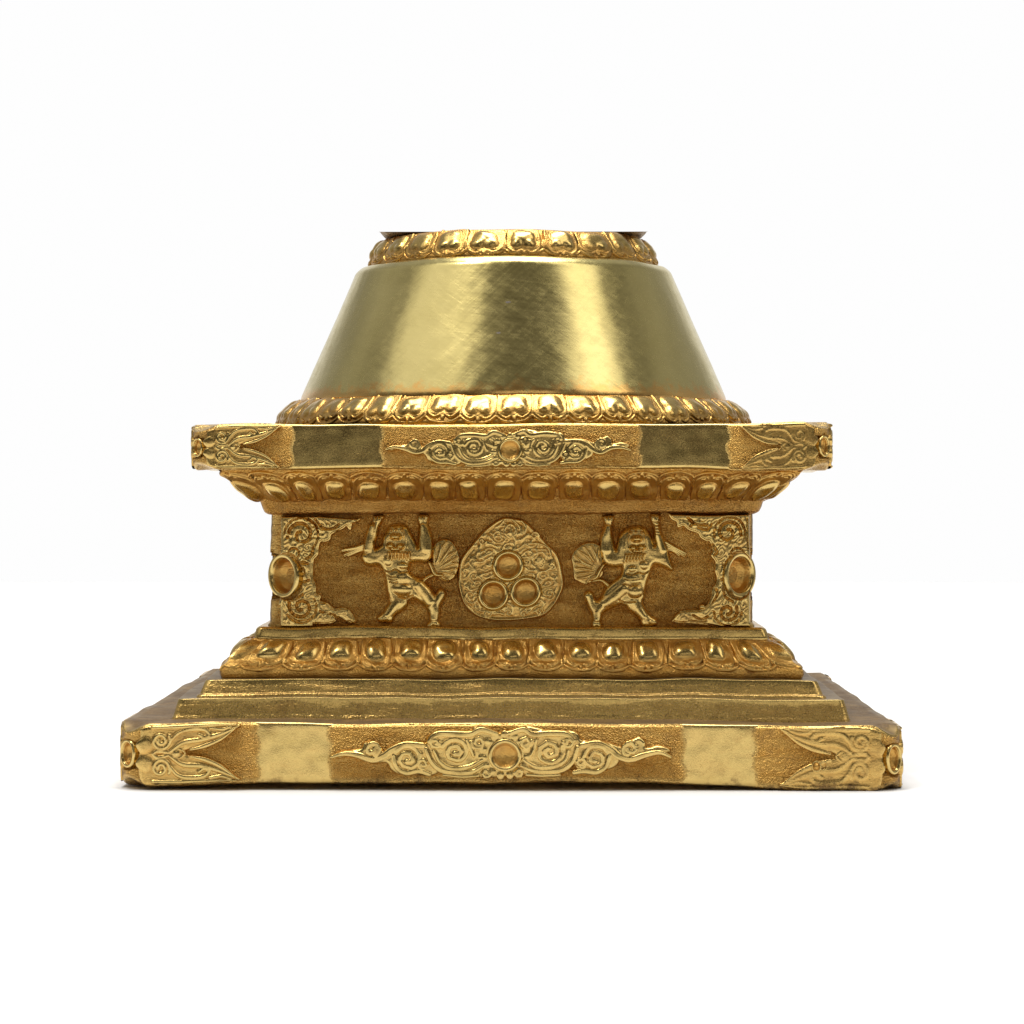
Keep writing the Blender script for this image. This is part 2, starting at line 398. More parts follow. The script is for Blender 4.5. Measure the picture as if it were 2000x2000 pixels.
    def build(s, name, mapf, parent, hi=12., plo=.25, phi=1.0, mat=None):
        H = s.H
        keep = H > LOW + 1.2
        cell = keep[:-1, :-1] | keep[1:, :-1] | keep[:-1, 1:] | keep[1:, 1:]
        n0, n1 = H.shape; idx = np.arange(n0 * n1).reshape(n0, n1)
        F = np.stack([idx[:-1, :-1], idx[1:, :-1], idx[1:, 1:], idx[:-1, 1:]], -1)[cell]
        used = np.unique(F); re = np.full(n0 * n1, -1); re[used] = np.arange(len(used)); F = re[F]
        V = mapf(s.X.ravel()[used], s.Y.ravel()[used], H.ravel()[used])
        # rubbed where it stands proud of its neighbourhood
        Hp = np.pad(H, 4, mode='edge'); bl = np.zeros_like(H)
        for dx in (0, 2, 4, 6, 8):
            for dy in (0, 2, 4, 6, 8): bl += np.clip(Hp[dx:dx + n0, dy:dy + n1], 0, None)
        bl /= 25
        pol = plo + (phi - plo) * (.55 * sstep(np.clip(H, 0, hi) / hi) + .45 * sstep((H - bl + 1.0) / 2.6))
        return mesh_obj(name, V, F, mat or GILT, parent, (pol + s.pol).ravel()[used])

def front_map(a, dy=0.):
    def f_(px, py, h):
        x, z = rootxyz(px, py, a); return np.column_stack([x, np.full(len(x), -a) - h, z])
    return f_
def conv(x0, y0, s_): return lambda *p: [(x0 + p[i] / s_, y0 + p[i + 1] / s_) for i in range(0, len(p), 2)]

# ================================================================== the table and background
def paper_sheet():
    xs = np.linspace(-4600, 4600, 25); ys = np.linspace(-3500, 10500, 25)
    X, Y = np.meshgrid(xs, ys); V = np.column_stack([X.ravel(), Y.ravel() - AX, np.full(X.size, ZF)])
    i, j = np.meshgrid(range(24), range(24), indexing='ij'); k = i * 25 + j
    F = np.stack([k, k + 1, k + 26, k + 25], -1).reshape(-1, 4)
    o = mesh_obj('floor', V, F, PAPER, None, dowarp=False)
    o.location = ROOT.location; tag(o, 'seamless plain white tabletop under the gilded pedestal', None, None, 'structure'); return o
paper_sheet()

# ================================================================== courses of the pedestal (square)
SL_A = hw(626)             # abacus slab half width
SL_T, SL_B = zat(828, SL_A), zat(918, SL_A)
P_T = zat(1412, AX); P_B = -601.0
def band(u, lo, hi, w=7): return sstep((np.abs(u) - lo) / w) * sstep((hi - np.abs(u)) / w)
def pol_plinth(u, z, a):
    face = sstep((z - P_B - 2) / 6)
    p = .17 + .77 * band(u + 6 + 3 * np.sin(z / 9.), 338, 492, 14) + .5 * sstep((z - (P_T - 7)) / 3) + .4 * sstep((P_B + 16 - z) / 8)
    return np.where(a < AX - 20, .45, np.clip(p, 0, 1))
CUT_P, CUT_S = 24, 20
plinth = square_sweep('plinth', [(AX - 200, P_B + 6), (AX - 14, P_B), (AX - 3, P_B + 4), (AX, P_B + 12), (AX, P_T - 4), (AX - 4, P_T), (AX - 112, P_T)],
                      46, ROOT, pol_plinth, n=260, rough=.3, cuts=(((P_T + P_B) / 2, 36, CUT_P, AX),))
S1 = hw(658); S2 = hw(605)
z1t, z2t = zat(1364, S1), zat(1327, S2)
LB = hw(571); LT = hw(508); ST = hw(496); DA = hw(472)
zl0 = zat(1313, LB)
step_a = square_sweep('step', [(S1 + 8, P_T - 2), (S1 + 6, P_T + 4), (S1 + 4, P_T + 8), (S1 - 4, z1t - 4), (S1 - 5, z1t), (S2 - 30, z1t)], 14, ROOT,
                      lambda u, z, a: .62 + .3 * sstep((z - z1t + 10) / 8), rough=.1)
step_b = square_sweep('step', [(S2 + 12, z1t - 2), (S2 + 10, z1t + 5), (S2 + 5, z1t + 7), (S2 + 4, z1t + 10), (S2 - 4, z2t - 4), (S2 - 6, z2t), (LB - 30, z2t)], 14, ROOT,
                      lambda u, z, a: .62 + .3 * sstep((z - z2t + 10) / 8), rough=.1)
zlt = zat(1249, LT); zst = zat(1224, ST)
low_prof = [(LB - 4, z2t - 3), (LB + 2, zl0 - 2), (LB + 1, zl0 + 8), (LB - 14, zl0 + 18), (LB - 38, zl0 + 42), (LT, zlt), (ST + 6, zlt + 2)]
lotus_low = square_sweep('lotus_moulding', low_prof, 16, ROOT, .12, rough=.8)
fil_low = square_sweep('fillet', [(ST + 7, zlt - 4), (ST + 8, zlt + 5), (ST + 3, zst - 4), (ST - 2, zst), (DA - 40, zst + .5)], 14, ROOT, .75, rough=.12)
zdt, zdb = zat(1000, DA), zst - 2
JZ = zat(1124, DA)
die = square_sweep('pedestal_block', [(DA + 5, zdb), (DA + 4, zdb + 6), (DA, zdb + 10), (DA, zdt - 2), (DA - 2, zdt + 8)], 17, ROOT,
                   lambda u, z, a: np.where(np.abs(u) > DA - 26, .45, .24), rough=.8, n=260, cuts=((JZ, 47, 56, DA),))
# cove and inverted lotus under the slab
c0 = hw(480)
up_prof = [(hw(486), zat(976, hw(486))), (hw(497), zat(973, hw(497))), (hw(513), zat(961, hw(513))), (hw(531), zat(947, hw(531))), (hw(553), zat(933, hw(553))), (hw(568), zat(924, hw(568))), (hw(574), SL_B + 2), (hw(570), SL_B + 5)]
fil_up = square_sweep('fillet', [(DA - 20, zat(1004, DA)), (hw(477), zat(1004, hw(477))), (hw(485), zat(1000, hw(485))), (hw(489), zat(992, hw(489))), (hw(493), zat(980, hw(493))), (hw(503), zat(969, hw(503))), (hw(490), zat(965, hw(490)))], 16, ROOT, .05, rough=.3)
lotus_up = square_sweep('lotus_moulding', up_prof, 18, ROOT, .12, rough=.8)
def pol_slab(u, z, a):
    p = .17 + .77 * band(u + 3 * np.sin(z / 8.), 252, 442, 12) + .45 * sstep((SL_B + 9 - z) / 4) + .5 * sstep((z - SL_T + 5) / 3)
    return np.clip(p, 0, 1)
slab = square_sweep('abacus_slab', [(hw(570), SL_B + 3), (SL_A - 16, SL_B + 1), (SL_A - 5, SL_B + 1), (SL_A, SL_B + 6), (SL_A, SL_T - 3), (SL_A - 3, SL_T), (440, SL_T + .5)], 40, ROOT, pol_slab,
                    n=230, rough=.22, cuts=(((SL_T + SL_B) / 2, 27, CUT_S, SL_A),))

# ================================================================== round courses
RC = 475.0
lathe('brass_cone', [(r_, z_ + ZC) for r_, z_ in ((300, 421), (330, 420), (340, 417), (353, 406), (359, 392), (RC - 2, 130), (RC, 120), (RC - 5, 116))], ROOT, BRASS, .9, rough=.12, rf=6, n=480)
r1_prof = [(515, SL_T - 1), (526, SL_T + 2), (527, SL_T + 9), (519, SL_T + 26), (502, SL_T + 42), (486, SL_T + 55), (474, SL_T + 63), (466, SL_T + 64)]
ring1 = lathe('lotus_ring', r1_prof, ROOT, GILT, .12)
r2_prof = [(r_, z_ + ZC) for r_, z_ in ((316, 415), (322, 418), (322, 425), (313, 441), (300, 460), (288, 474), (280, 481), (264, 482), (1, 481))]
ring2 = lathe('lotus_ring', r2_prof, ROOT, GILT, .12, n=240)

# the next drum up, sawn off a little above the ring on a slightly sloping plane
def cut_plane(V):
    V = V.copy(); k = (HZ - 452) / D
    top = k * (D + AX + V[:, 1]) - .5
    V[:, 2] = np.minimum(V[:, 2], top); return V
drum = lathe('upper_drum', [(r_, z_ + ZC) for r_, z_ in ((268, 478), (270, 484), (280, 485), (288, 489), (296, 498), (302, 515), (308, 540), (200, 540), (60, 540), (.5, 540))], ROOT, GILT, .55, n=240, clip=cut_plane)

# ================================================================== lotus petals
class Prof:
    def __init__(s, pts):
        s.p = fillet(pts, 6, 3); d = np.r_[0, np.cumsum(np.linalg.norm(np.diff(s.p, axis=0), axis=1))]; s.L = d[-1]; s.d = d / d[-1]
    def at(s, v):
        a = np.interp(v, s.d, s.p[:, 0]); z = np.interp(v, s.d, s.p[:, 1]); e = .06
        da = np.interp(v + e, s.d, s.p[:, 0]) - np.interp(v - e, s.d, s.p[:, 0]); dz = np.interp(v + e, s.d, s.p[:, 1]) - np.interp(v - e, s.d, s.p[:, 1])
        l = np.hypot(da, dz) + 1e-9; return a, z, dz / l, -da / l
def petal_heights(w, L, heart, r, g=1.3, hs=1.0):
    """one lotus petal, base at y = 0 and lip at y = L ; w half width"""
    R = Relief(-w * 1.02, w * 1.02, -1, L + 2, g)
    R.H[:] = -2.0
    jx = r.uniform(-1.8, 1.8); kw = w * r.uniform(.60, .74) * (1.1 if heart else 1); top = L * r.uniform(.0, .10); bot = L * r.uniform(.65, .77)
    # raised rim that follows the knob and comes to a brace-shaped lip
    o = kw + w * .17
    rim = [(-o * .96, top), (-o, L * .35), (-o * .93, bot), (-o * .5, bot + L * .16), (-w * .12, bot + L * .1), (0, bot + L * .20), (w * .12, bot + L * .1), (o * .5, bot + L * .16), (o * .93, bot), (o, L * .35), (o * .96, top)]
    R.stroke(rim, w * .11, 5.5, 0, k=1)
    R.fill([(-o, top), (-o, bot), (0, bot + L * .12), (o, bot), (o, top)], 1.2, 3)
    # lower lip flares on to the ledge
    R.stroke([(-w * .98, L * .80), (-w * .6, L * .93), (0, L * .97), (w * .6, L * .93), (w * .98, L * .80)], 3.2, 3.6, 0, k=1)
    # the knob itself
    hk = r.uniform(14, 17) * hs
    cy = (top + bot) / 2
    R.ell(jx, cy, kw, (bot - top) / 2, hk, 0, r.uniform(-.16, .16), k=1, pw=r.uniform(2.2, 3.2), dm=r.uniform(2.1, 3.0))
    if heart:
        R.ell(jx - kw * .45, bot - L * .13, kw * .58, L * .2, hk * .98, 0, .2, k=3); R.ell(jx + kw * .45, bot - L * .13, kw * .58, L * .2, hk * .98, 0, -.2, k=3)
    # tiny leaf tip showing between two petals
    for sgn in (-1, 1): R.ell(sgn * w, L * .62, w * .12, L * .2, 4.5, 0)
    p = np.column_stack([R.X.ravel() + r.uniform(0, 999), R.Y.ravel(), np.zeros(R.X.size)])
    R.H += .8 * wsum(p, W3).reshape(R.X.shape)
    R.H = np.where(R.H < -1.6, -2.0, R.H)
    return R
def petal(name, parent, mapf, w, L, heart, seed, collect=None, hs=1.0):
    r = np.random.default_rng(seed); R = petal_heights(w, L, heart, r, hs=hs)
    H = R.H; n0, n1 = H.shape; idx = np.arange(n0 * n1).reshape(n0, n1)
    F = np.stack([idx[:-1, :-1], idx[1:, :-1], idx[1:, 1:], idx[:-1, 1:]], -1).reshape(-1, 4)
    V = mapf(R.X.ravel(), R.Y.ravel(), H.ravel())
    pol = (.0 + .10 * (H > 1.5) + .8 * sstep((H - 5) / 7.) + .2 * ((H > 3) & (H < 6))).ravel()
    if collect is not None: collect.append((V, F, pol)); return
    return mesh_obj(name, V, F, GILT, parent, pol)
def joined(name, parent, parts, square=True):
    off = 0; VV, FF, PP = [], [], []
    for V, F, p in parts: VV.append(V); FF.append(F + off); PP.append(p); off += len(V)
    return mesh_obj(name, np.concatenate(VV), np.concatenate(FF), GILT, parent, np.concatenate(PP), painted_dark=square)
def sq_map(prof, u0, side, flip, aref, zero=.04, one=.96):
    """map petal (x,y,h) to one side of a square course; y runs from narrow to wide edge"""
    ang = side * math.pi / 2; c, s_ = math.cos(ang), math.sin(ang)
    def f_(x, y, h, L=[None]):
        t = y / prof.Lp; v = zero + (one - zero) * t
        if not flip: v = 1 - v
        a, z, na, nz_ = prof.at(np.clip(v, .0, 1))
        u = (u0 + x); u = u * (1 + (a / aref - 1) * np.clip((np.abs(u) / aref - .55) / .45, 0, 1) ** 1.0)
        px, py = u, -a - h * na; z = z + h * nz_
        return np.column_stack([c * px - s_ * py, s_ * px + c * py, z])
    return f_
def corner_map(prof, side, flip, zero=.04, one=.96):
    ang = side * math.pi / 2 + math.pi / 4; c, s_ = math.cos(ang), math.sin(ang)
    def f_(x, y, h):
        t = y / prof.Lp; v = zero + (one - zero) * t
        if not flip: v = 1 - v
        a, z, na, nz_ = prof.at(np.clip(v, 0, 1))
        q = np.abs(x) / 1.414; px = x / 1.414 * 1.25; py = -(a * 1.414 - 7) + q * 1.0 - h * na; z = z + h * nz_
        return np.column_stack([c * px - s_ * py, s_ * px + c * py, z])
    return f_
def square_band(parent, prof, y_n, xs_px, a_front, flip, heart, seed, w=33):
    prof.Lp = prof.L
    us = []
    for px in xs_px:
        u, _ = rootxyz(px * 1.0352, y_n, a_front); us.append(float(u))
    for i, u in enumerate(us):
        nb = [abs(u - us[j]) for j in (i - 1, i + 1) if 0 <= j < len(us)]
        ww = min(w * 1.12, sum(nb) / len(nb) / 2)
        petal('petal', parent, sq_map(prof, u, 0, flip, a_front), ww, prof.L, heart, seed + i)
    for k in (0, 3): petal('corner_petal', parent, corner_map(prof, k, flip), w * 1.25, prof.L, heart, seed + 50 + k, hs=.75)
    parts = []
    for side in (1, 2, 3):
        n_ = len(us)
        for i in range(n_):
            u = us[0] + (us[-1] - us[0]) * i / (n_ - 1)
            petal('', None, sq_map(prof, u, side, flip, a_front), w, prof.L, heart, seed + 100 + side * 30 + i, parts)
    for k in (1, 2): petal('', None, corner_map(prof, k, flip), w * 1.25, prof.L, heart, seed + 60 + k, parts, hs=.75)
    o = joined('petal_rows', parent, parts)
PL = Prof(low_prof[1:-1]); PU = Prof(up_prof[:-1])
square_band(lotus_low, PL, 1280, [513, 582, 645, 710, 775, 838, 903, 966, 1028, 1095, 1155, 1222, 1292, 1350, 1410], LT + 22, False, False, 100)
square_band(lotus_up, PU, 965, [512, 572, 630, 697, 765, 830, 887, 950, 1015, 1083, 1147, 1210, 1275, 1337, 1397, 1455], hw(540), True, False, 300)

def ring_map(prof, th0, rref):
    def f_(x, y, h):
        v = 1 - (.05 + .93 * y / prof.L); r_, z, nr, nz_ = prof.at(v)
        th = th0 + x / rref; rr = r_ + h * nr
        return np.column_stack([rr * np.sin(th), -rr * np.cos(th), z + h * nz_])
    return f_
def ring_band(parent, prof, n, rref, th_off, seed, hs):
    back = []; w = math.pi * rref / n
    for i in range(n):
        th = th_off + 2 * math.pi * i / n; th = (th + math.pi) % (2 * math.pi) - math.pi
        if abs(th) < math.radians(88): petal('petal', parent, ring_map(prof, th, rref), w, prof.L, True, seed + i, hs=hs)
        else: petal('', None, ring_map(prof, th, rref), w, prof.L, True, seed + i, back, hs=hs)
    joined('petal_rows', parent, back, False)
ring_band(ring1, Prof(r1_prof[1:-1]), 44, 505, .010, 500, .68)
ring_band(ring2, Prof(r2_prof[1:-2]), 24, 305, .08, 600, .8)

# ================================================================== jewel bowls
def bowl(name, parent, R, depth, M, rimh=4., n=64):
    """a shallow cup; M maps (x, y in the rim plane, h outward) to the pedestal"""
    pr = fillet([(0.3, -depth), (R * .35, -depth * .86), (R * .58, -depth * .55), (R * .70, -depth * .12), (R * .76, rimh * .7), (R * .85, rimh * 1.15), (R * .95, rimh * .8), (R, -1), (R * 1.01, -22)], 2.0, 2.5)
    th = np.linspace(0, 2 * np.pi, n, endpoint=False); X = np.outer(pr[:, 0], np.cos(th)); Y = np.outer(pr[:, 0], np.sin(th)); H = np.repeat(pr[:, 1][:, None], n, 1)
    V = M(X.ravel(), Y.ravel(), H.ravel())
    i = np.arange(len(pr) - 1)[:, None]; j = np.arange(n)[None, :]; j2 = (j + 1) % n
    F = np.stack([i * n + j, (i + 1) * n + j, (i + 1) * n + j2, i * n + j2], -1).reshape(-1, 4)
    rr = np.hypot(X, Y).ravel() / R
    return mesh_obj(name, V, F, GILT, parent, .16 + .9 * sstep((rr - .68) / .06))
def corner_M(a, cut, zc, k, sx=1.0):
    ang = k * math.pi / 2 + math.pi / 4; c, s_ = math.cos(ang), math.sin(ang); dist = a * math.sqrt(2) - cut / math.sqrt(2)
    def f_(x, y, h):
        px, py = x * sx, -(dist + h)
        return np.column_stack([c * px - s_ * py, s_ * px + c * py, zc + y])
    return f_

# leafy corner ornament wrapped round a slab corner
def corner_relief(parent, a, rc, zt, zb, Ln, bowl_r, cutc, tall, seed):
    Hh = zt - zb; k = Hh / 118.0
    for kc in range(4):
        r = np.random.default_rng(seed + kc)
        R = Relief(-Ln - 4, Ln + 4, 0, Hh, 1.25)
        for sg in (-1, 1):
            q = lambda *p: [(sg * p[i] * k, p[i + 1] * k + r.uniform(-1, 1)) for i in range(0, len(p), 2)]
            e = 6.5
            R.fill(q(34, 4, 90, 3, 150, 2, 205, 1, 238, 3, 224, 18, 200, 36, 168, 48, 140, 49, 120, 58, 142, 66, 166, 70, 196, 84, 226, 104, 238, 115, 200, 117, 140, 117, 80, 116, 34, 113), e, 7)
            pass
            R.H = np.where(R.H > 2.6, 2.6 + (R.H - 2.6) * .3, R.H); R.k = .5
            for fl in (0, 1):
                def qq(*p): return [(sg * p[i_] * k, ((118 - p[i_ + 1]) if fl else p[i_ + 1]) * k + r.uniform(-.7, .7)) for i_ in range(0, len(p), 2)]
                st_ = lambda w, *p: R.stroke(qq(*p), tuple(v_ * k * 1.35 for v_ in w), 5.8, 3.0, flat=.3)
                st_((3, 4.4, 4.2, 1.4), 96, 53, 122, 37, 160, 33, 200, 21, 236, 5)
                st_((2, 4, 3.4, 1.2), 136, 53, 166, 46, 198, 32, 226, 12)
                st_((3, 4.2, 4, 3.5), 92, 38, 112, 17, 142, 11, 166, 14, 174, 24, 164, 29, 154, 23)
                st_((3, 3.6, 3, 1.2), 60, 6, 110, 5, 170, 4, 230, 3)
                st_((2.5, 3.2, 2), 176, 10, 200, 12, 218, 7)
                st_((3, 4, 3), 60, 58, 70, 53, 92, 56)
                R.stroke([(x_, (Hh - y_) if fl else y_) for x_, y_ in spiral_pts(sg * 76 * k, 32 * k, 20 * k, 5 * k, -30 if sg > 0 else 210, sg * 1.6)], 4.8 * k, 5.8, 3.2, curve=False, flat=.3)
            R.ell(sg * 106 * k, 59 * k, 9 * k, 10 * k, 5.5, 4, 0)
            R.stroke(q(126, 58, 112, 50, 96, 58, 112, 68, 126, 58), 1.8, 3, 4.5)
            # petals round the bowl
            for ang in (-24, 24):
                A_ = math.radians(ang); rr = bowl_r + 8 * k
                R.ell(sg * rr * math.cos(A_) * 1.0, Hh / 2 + rr * math.sin(A_), 16 * k, 16 * k, 3.0, 4.5, sg * A_, k=2, pw=2.6, dm=3)
        m_ = (R.H > 4) & (np.abs(R.X) > bowl_r + 14 * k)
        # leave room for the cup
        rr = np.hypot(R.X, R.Y - Hh / 2); R.H = np.where(rr < bowl_r * .80, LOW, R.H)
        ang = kc * math.pi / 2; c, s_ = math.cos(ang), math.sin(ang)
        def mp_(x, y, h):
            s1 = np.abs(x); arc = math.pi * rc / 4; on = s1 < arc
            th = np.where(on, s1 / rc, math.pi / 4)           # angle from the diagonal
            # local frame: corner at (a, -a), diagonal at 45 degrees; x>0 runs up the right face
            phi = math.pi / 4 + np.sign(x) * th               # 0 = front face normal, pi/2 = right face normal
            nx, ny = np.sin(phi), -np.cos(phi); ex = np.where(on, 0, s1 - arc)
            X = a - rc + rc * nx + np.where(x > 0, 0, -ex); Y = -a + rc + rc * ny + np.where(x > 0, ex, 0)
            X = X + nx * h; Y = Y + ny * h
            return np.column_stack([c * X - s_ * Y, s_ * X + c * Y, zt - y])
        o = R.build('corner_leaf_ornament', mp_, ROOT, hi=11)
        bowl('jewel_bowl', o, bowl_r, 13 * k + 2, corner_M(a, cutc, (zt + zb) / 2, kc, .62), rimh=2.5)
corner_relief(plinth, AX, 46, P_T - 2, P_B + 8, 238, 37, CUT_P + 6, 1, 41)
corner_relief(slab, SL_A, 40, SL_T - 2, SL_B + 4, 180, 27, CUT_S + 5, 0, 51)

# ================================================================== scroll ornaments at the middle of the two slabs
G = lambda *p: [(p[i] - 975, p[i + 1] - 212) for i in range(0, len(p), 2)]
def scroll(name, a, cx, cy, kx, ky, seed, hgt=10, mirror=False):
    mx_ = -1 if mirror else 1
    def T(pts): return [(cx + mx_ * x * kx, cy + y * ky) for x, y in pts]
    R = Relief(cx - 975 * kx - 8, cx + 975 * kx + 8, cy - 175 * ky, cy + 150 * ky, 1.1)
    outl = G(20, 217, 70, 182, 130, 175, 185, 165, 200, 135, 245, 122, 290, 143, 310, 182, 350, 152, 430, 135, 528, 147, 550, 104, 620, 82, 780, 77, 810, 52, 880, 52, 960, 87, 1020, 65, 1100, 50, 1160, 60, 1230, 77, 1330, 75, 1390, 88, 1418, 127, 1530, 127, 1620, 157, 1655, 165, 1680, 125, 1730, 105, 1768, 132, 1772, 167, 1830, 155, 1895, 168, 1905, 190, 1880, 204, 1840, 205, 1790, 228, 1700, 242, 1640, 232, 1600, 285, 1520, 317, 1480, 308, 1440, 330, 1390, 317, 1362, 282, 1320, 322, 1250, 341, 1130, 335, 1000, 340, 850, 347, 790, 335, 720, 347, 625, 322, 570, 338, 500, 332, 478, 316, 400, 327, 350, 300, 322, 258, 260, 267, 190, 238, 120, 222, 60, 232)
    R.fill(T(outl), hgt, 7.5 if hgt > 9 else 5.5)
    sk = (kx + ky) / 2
    g = lambda pts, w=12, d=7.5: R.groove(T(G(*pts)), w * sk, d)
    rs = np.random.default_rng(seed)
    b0 = hgt * .55; up = hgt * .62
    R.H = np.where(R.H > 0, R.H * .62, R.H)
    R.k = .5
    for sg in (0, 1):
        def t(pts): return T([((1930 - x if sg else x) - 975 + rs.uniform(-4, 4), y - 212 + rs.uniform(-4, 4)) for x, y in zip(pts[::2], pts[1::2])])
        def sw(pts, w): R.stroke(t(pts), tuple(q_ * sk * 1.3 for q_ in w), up, b0, flat=.35)
        def cu(cx_, cy_, r0, a0, tn, w): R.stroke(t([v for p_ in spiral_pts(cx_, cy_, r0, w * 1.1, a0, tn, n=26) for v in p_]), (w * sk * 1.25, w * sk * 1.05, w * sk * 1.3), up, b0, curve=False, flat=.35)
        sw((28, 218, 90, 198, 170, 210, 250, 238, 310, 218, 360, 178, 430, 150, 520, 158), (9, 17, 20, 15))
        cu(248, 172, 42, 60, -1.2, 15)
        cu(445, 232, 82, -150, 1.7, 15)
        sw((365, 215, 380, 280, 430, 312, 500, 308, 560, 325), (13, 14, 15, 12))
        cu(700, 196, 84, -160, -1.75, 16) if sg else cu(705, 192, 80, 200, 1.7, 16)
        sw((560, 130, 600, 98, 690, 92, 790, 98, 850, 70, 930, 95), (14, 16, 15, 12))
        sw((540, 175, 570, 250, 620, 300, 700, 318, 790, 312, 860, 275), (12, 15, 15, 9))
        sw((590, 190, 620, 255, 680, 290, 770, 288, 850, 245), (9, 13, 13, 8))
        cu(592, 142, 30, 0, 1.1, 11); cu(832, 140, 36, 180, -1.3, 12); cu(525, 262, 30, 90, 1.2, 11); cu(872, 318, 20, 0, 1.0, 11)
        sw((770, 130, 790, 170, 800, 215), (9, 12, 8))
        sw((640, 335, 740, 338, 830, 330), (6, 9, 7))
    # crown beads round the bowl
    for i in range(15):
        A_ = 2 * math.pi * i / 15 + .1
        if 200 < math.degrees(A_) % 360 < 0: continue
        x, y = T(G(980 + 128 * math.cos(A_), 215 + 118 * math.sin(A_)))[0]
        R.ell(x, y, 25 * sk, 24 * sk, 5.0, hgt * .6, A_, dm=3)
    p = np.column_stack([R.X.ravel(), R.Y.ravel(), np.zeros(R.X.size)]); R.H += .35 * wsum(p, W3).reshape(R.X.shape)
    bx, by = T(G(980, 215))[0]; br = 92 * sk * 1.05
    rr = np.hypot(R.X - bx, R.Y - by); R.H = np.where(rr < br * .92, LOW, R.H)
    o = R.build(name, front_map(a), ROOT, hi=8.5, plo=.2, phi=1.05)
    kd = (D + AX - a) / D; bxx, bzz = rootxyz(bx, by, a)
    def M(x, y, h): return np.column_stack([bxx + x, -a - hgt - .5 - h, bzz + y])
    bowl('jewel_bowl', o, br * kd, hgt - 1.5, M, rimh=2.5)
    return o
scroll('scroll_ornament', AX + .0, 983.2, 1474.6, .352, .352, 71)
scroll('scroll_ornament', SL_A, 994, 878, .2535, .243, 72, 8.5)

# ================================================================== reliefs on the block
fm = front_map(DA)
# --- medallion
c_ = conv(870, 990, 7.728)
R = Relief(890, 1105, 1005, 1216, 1.0)
outl = c_(960, 150, 1180, 200, 1330, 330, 1520, 540, 1700, 740, 1775, 1000, 1790, 1180, 1740, 1350, 1640, 1520, 1500, 1650, 1250, 1710, 900, 1725, 600, 1690, 400, 1600, 260, 1440, 190, 1200, 190, 1050, 230, 800, 400, 570, 560, 380, 720, 240, 860, 160)
e = R.fill(outl, 5.5, 5, dome=2.0); R.k = .6
R.squiggle(sstep((e - 11) / 3), 1.3, 9.5, 91, 1.4)
R.H += 2.2 * np.exp(-((e - 4) / 2.0) ** 2) - 1.8 * np.exp(-((e - 9.5) / 2.2) ** 2)
rr_all = [np.hypot(R.X - p[0], R.Y - p[1]) for p in c_(950, 890, 730, 1320, 1215, 1290)]
rim = np.minimum.reduce(rr_all)
rm = np.random.default_rng(5); placed = []
sc_l = []
for (x, y, r_, a0, tn) in ((600, 720, 95, 0, 1.4), (1310, 700, 110, 180, -1.5), (385, 1350, 115, 0, 1.6), (1580, 1330, 95, 180, -1.4), (420, 830, 70, 90, 1.2), (1480, 1060, 90, 0, -1.3),
                           (1340, 440, 70, 0, -1.2), (800, 420, 65, 180, 1.2), (440, 1060, 80, 40, 1.3), (1420, 1590, 65, 0, -1.2), (960, 1600, 60, 200, 1.2), (640, 1600, 60, 0, 1.2), (1180, 1620, 60, 0, -1.2), (560, 520, 60, 0, 1.1), (1600, 900, 60, 90, -1.2)):
    p = c_(x, y)[0]; sc_l.append((p[0], p[1], r_ / 7.728, a0, tn))
for _ in range(4000):
    x, y = rm.uniform(895, 1100), rm.uniform(1012, 1210); ii, jj = int((y - R.y[0]) / R.g), int((x - R.x[0]) / R.g)
    if e[ii, jj] < 14 or rim[ii, jj] < 38: continue
    if all(math.hypot(x - a[0], y - a[1]) > 8 + a[2] for a in sc_l) and all(math.hypot(x - a[0], y - a[1]) > 10.5 for a in placed):
        placed.append((x, y, rm.uniform(5, 6.5), rm.uniform(0, 360), rm.choice([-1.1, 1.1])))
R.scrolls(placed, 1.9, 5.5, 6.4)
R.scrolls(sc_l, 2.6, 6.0, 6.8)
for pts in ((980, 470, 900, 400, 900, 330, 980, 260, 1060, 330, 1060, 410, 980, 470), (1010, 190, 1110, 290, 1150, 420), (860, 450, 800, 330, 880, 210), (1190, 400, 1210, 300, 1150, 210), (1240, 560, 1400, 560, 1550, 640, 1600, 780)):
    R.stroke(c_(*pts), 2.8, 6, 6.8)
R.ell(*c_(980, 390)[0], 7, 9, 6, 7.5)
R.ell(*c_(800, 290)[0], 10, 4.5, 7, 6, -.6); R.ell(*c_(590, 440)[0], 9, 6, 6, 6, -.6); R.ell(*c_(460, 590)[0], 7, 4, 6, 6, -.9)
for d in rr_all: R.H = np.where(d < 31, np.clip(R.H, LOW, 8.5), R.H)
for i in range(20):
    A_ = math.pi * (1.0 + i / 19); R.ell(c_(950, 890)[0][0] + 36 * math.cos(A_), c_(950, 890)[0][1] + 36 * math.sin(A_), 2.6, 2.6, 3.0, 9)
for d in rr_all: R.H = np.where(d < 27, LOW, R.H)
R.pol = -.3 * (R.H < 8.0)
med = R.build('jewel_medallion', fm, ROOT, hi=16, plo=.02, phi=.9)
for (x, y) in ((950, 890), (730, 1320), (1215, 1290)):
    p = c_(x, y)[0]; bx, bz = rootxyz(p[0], p[1], DA)
    bowl('jewel_bowl', med, 30.5 * 1.052, 11, lambda x_, y_, h, bx=bx, bz=bz: np.column_stack([bx + x_, -DA - 12.5 - h, bz + y_]), rimh=3.5)

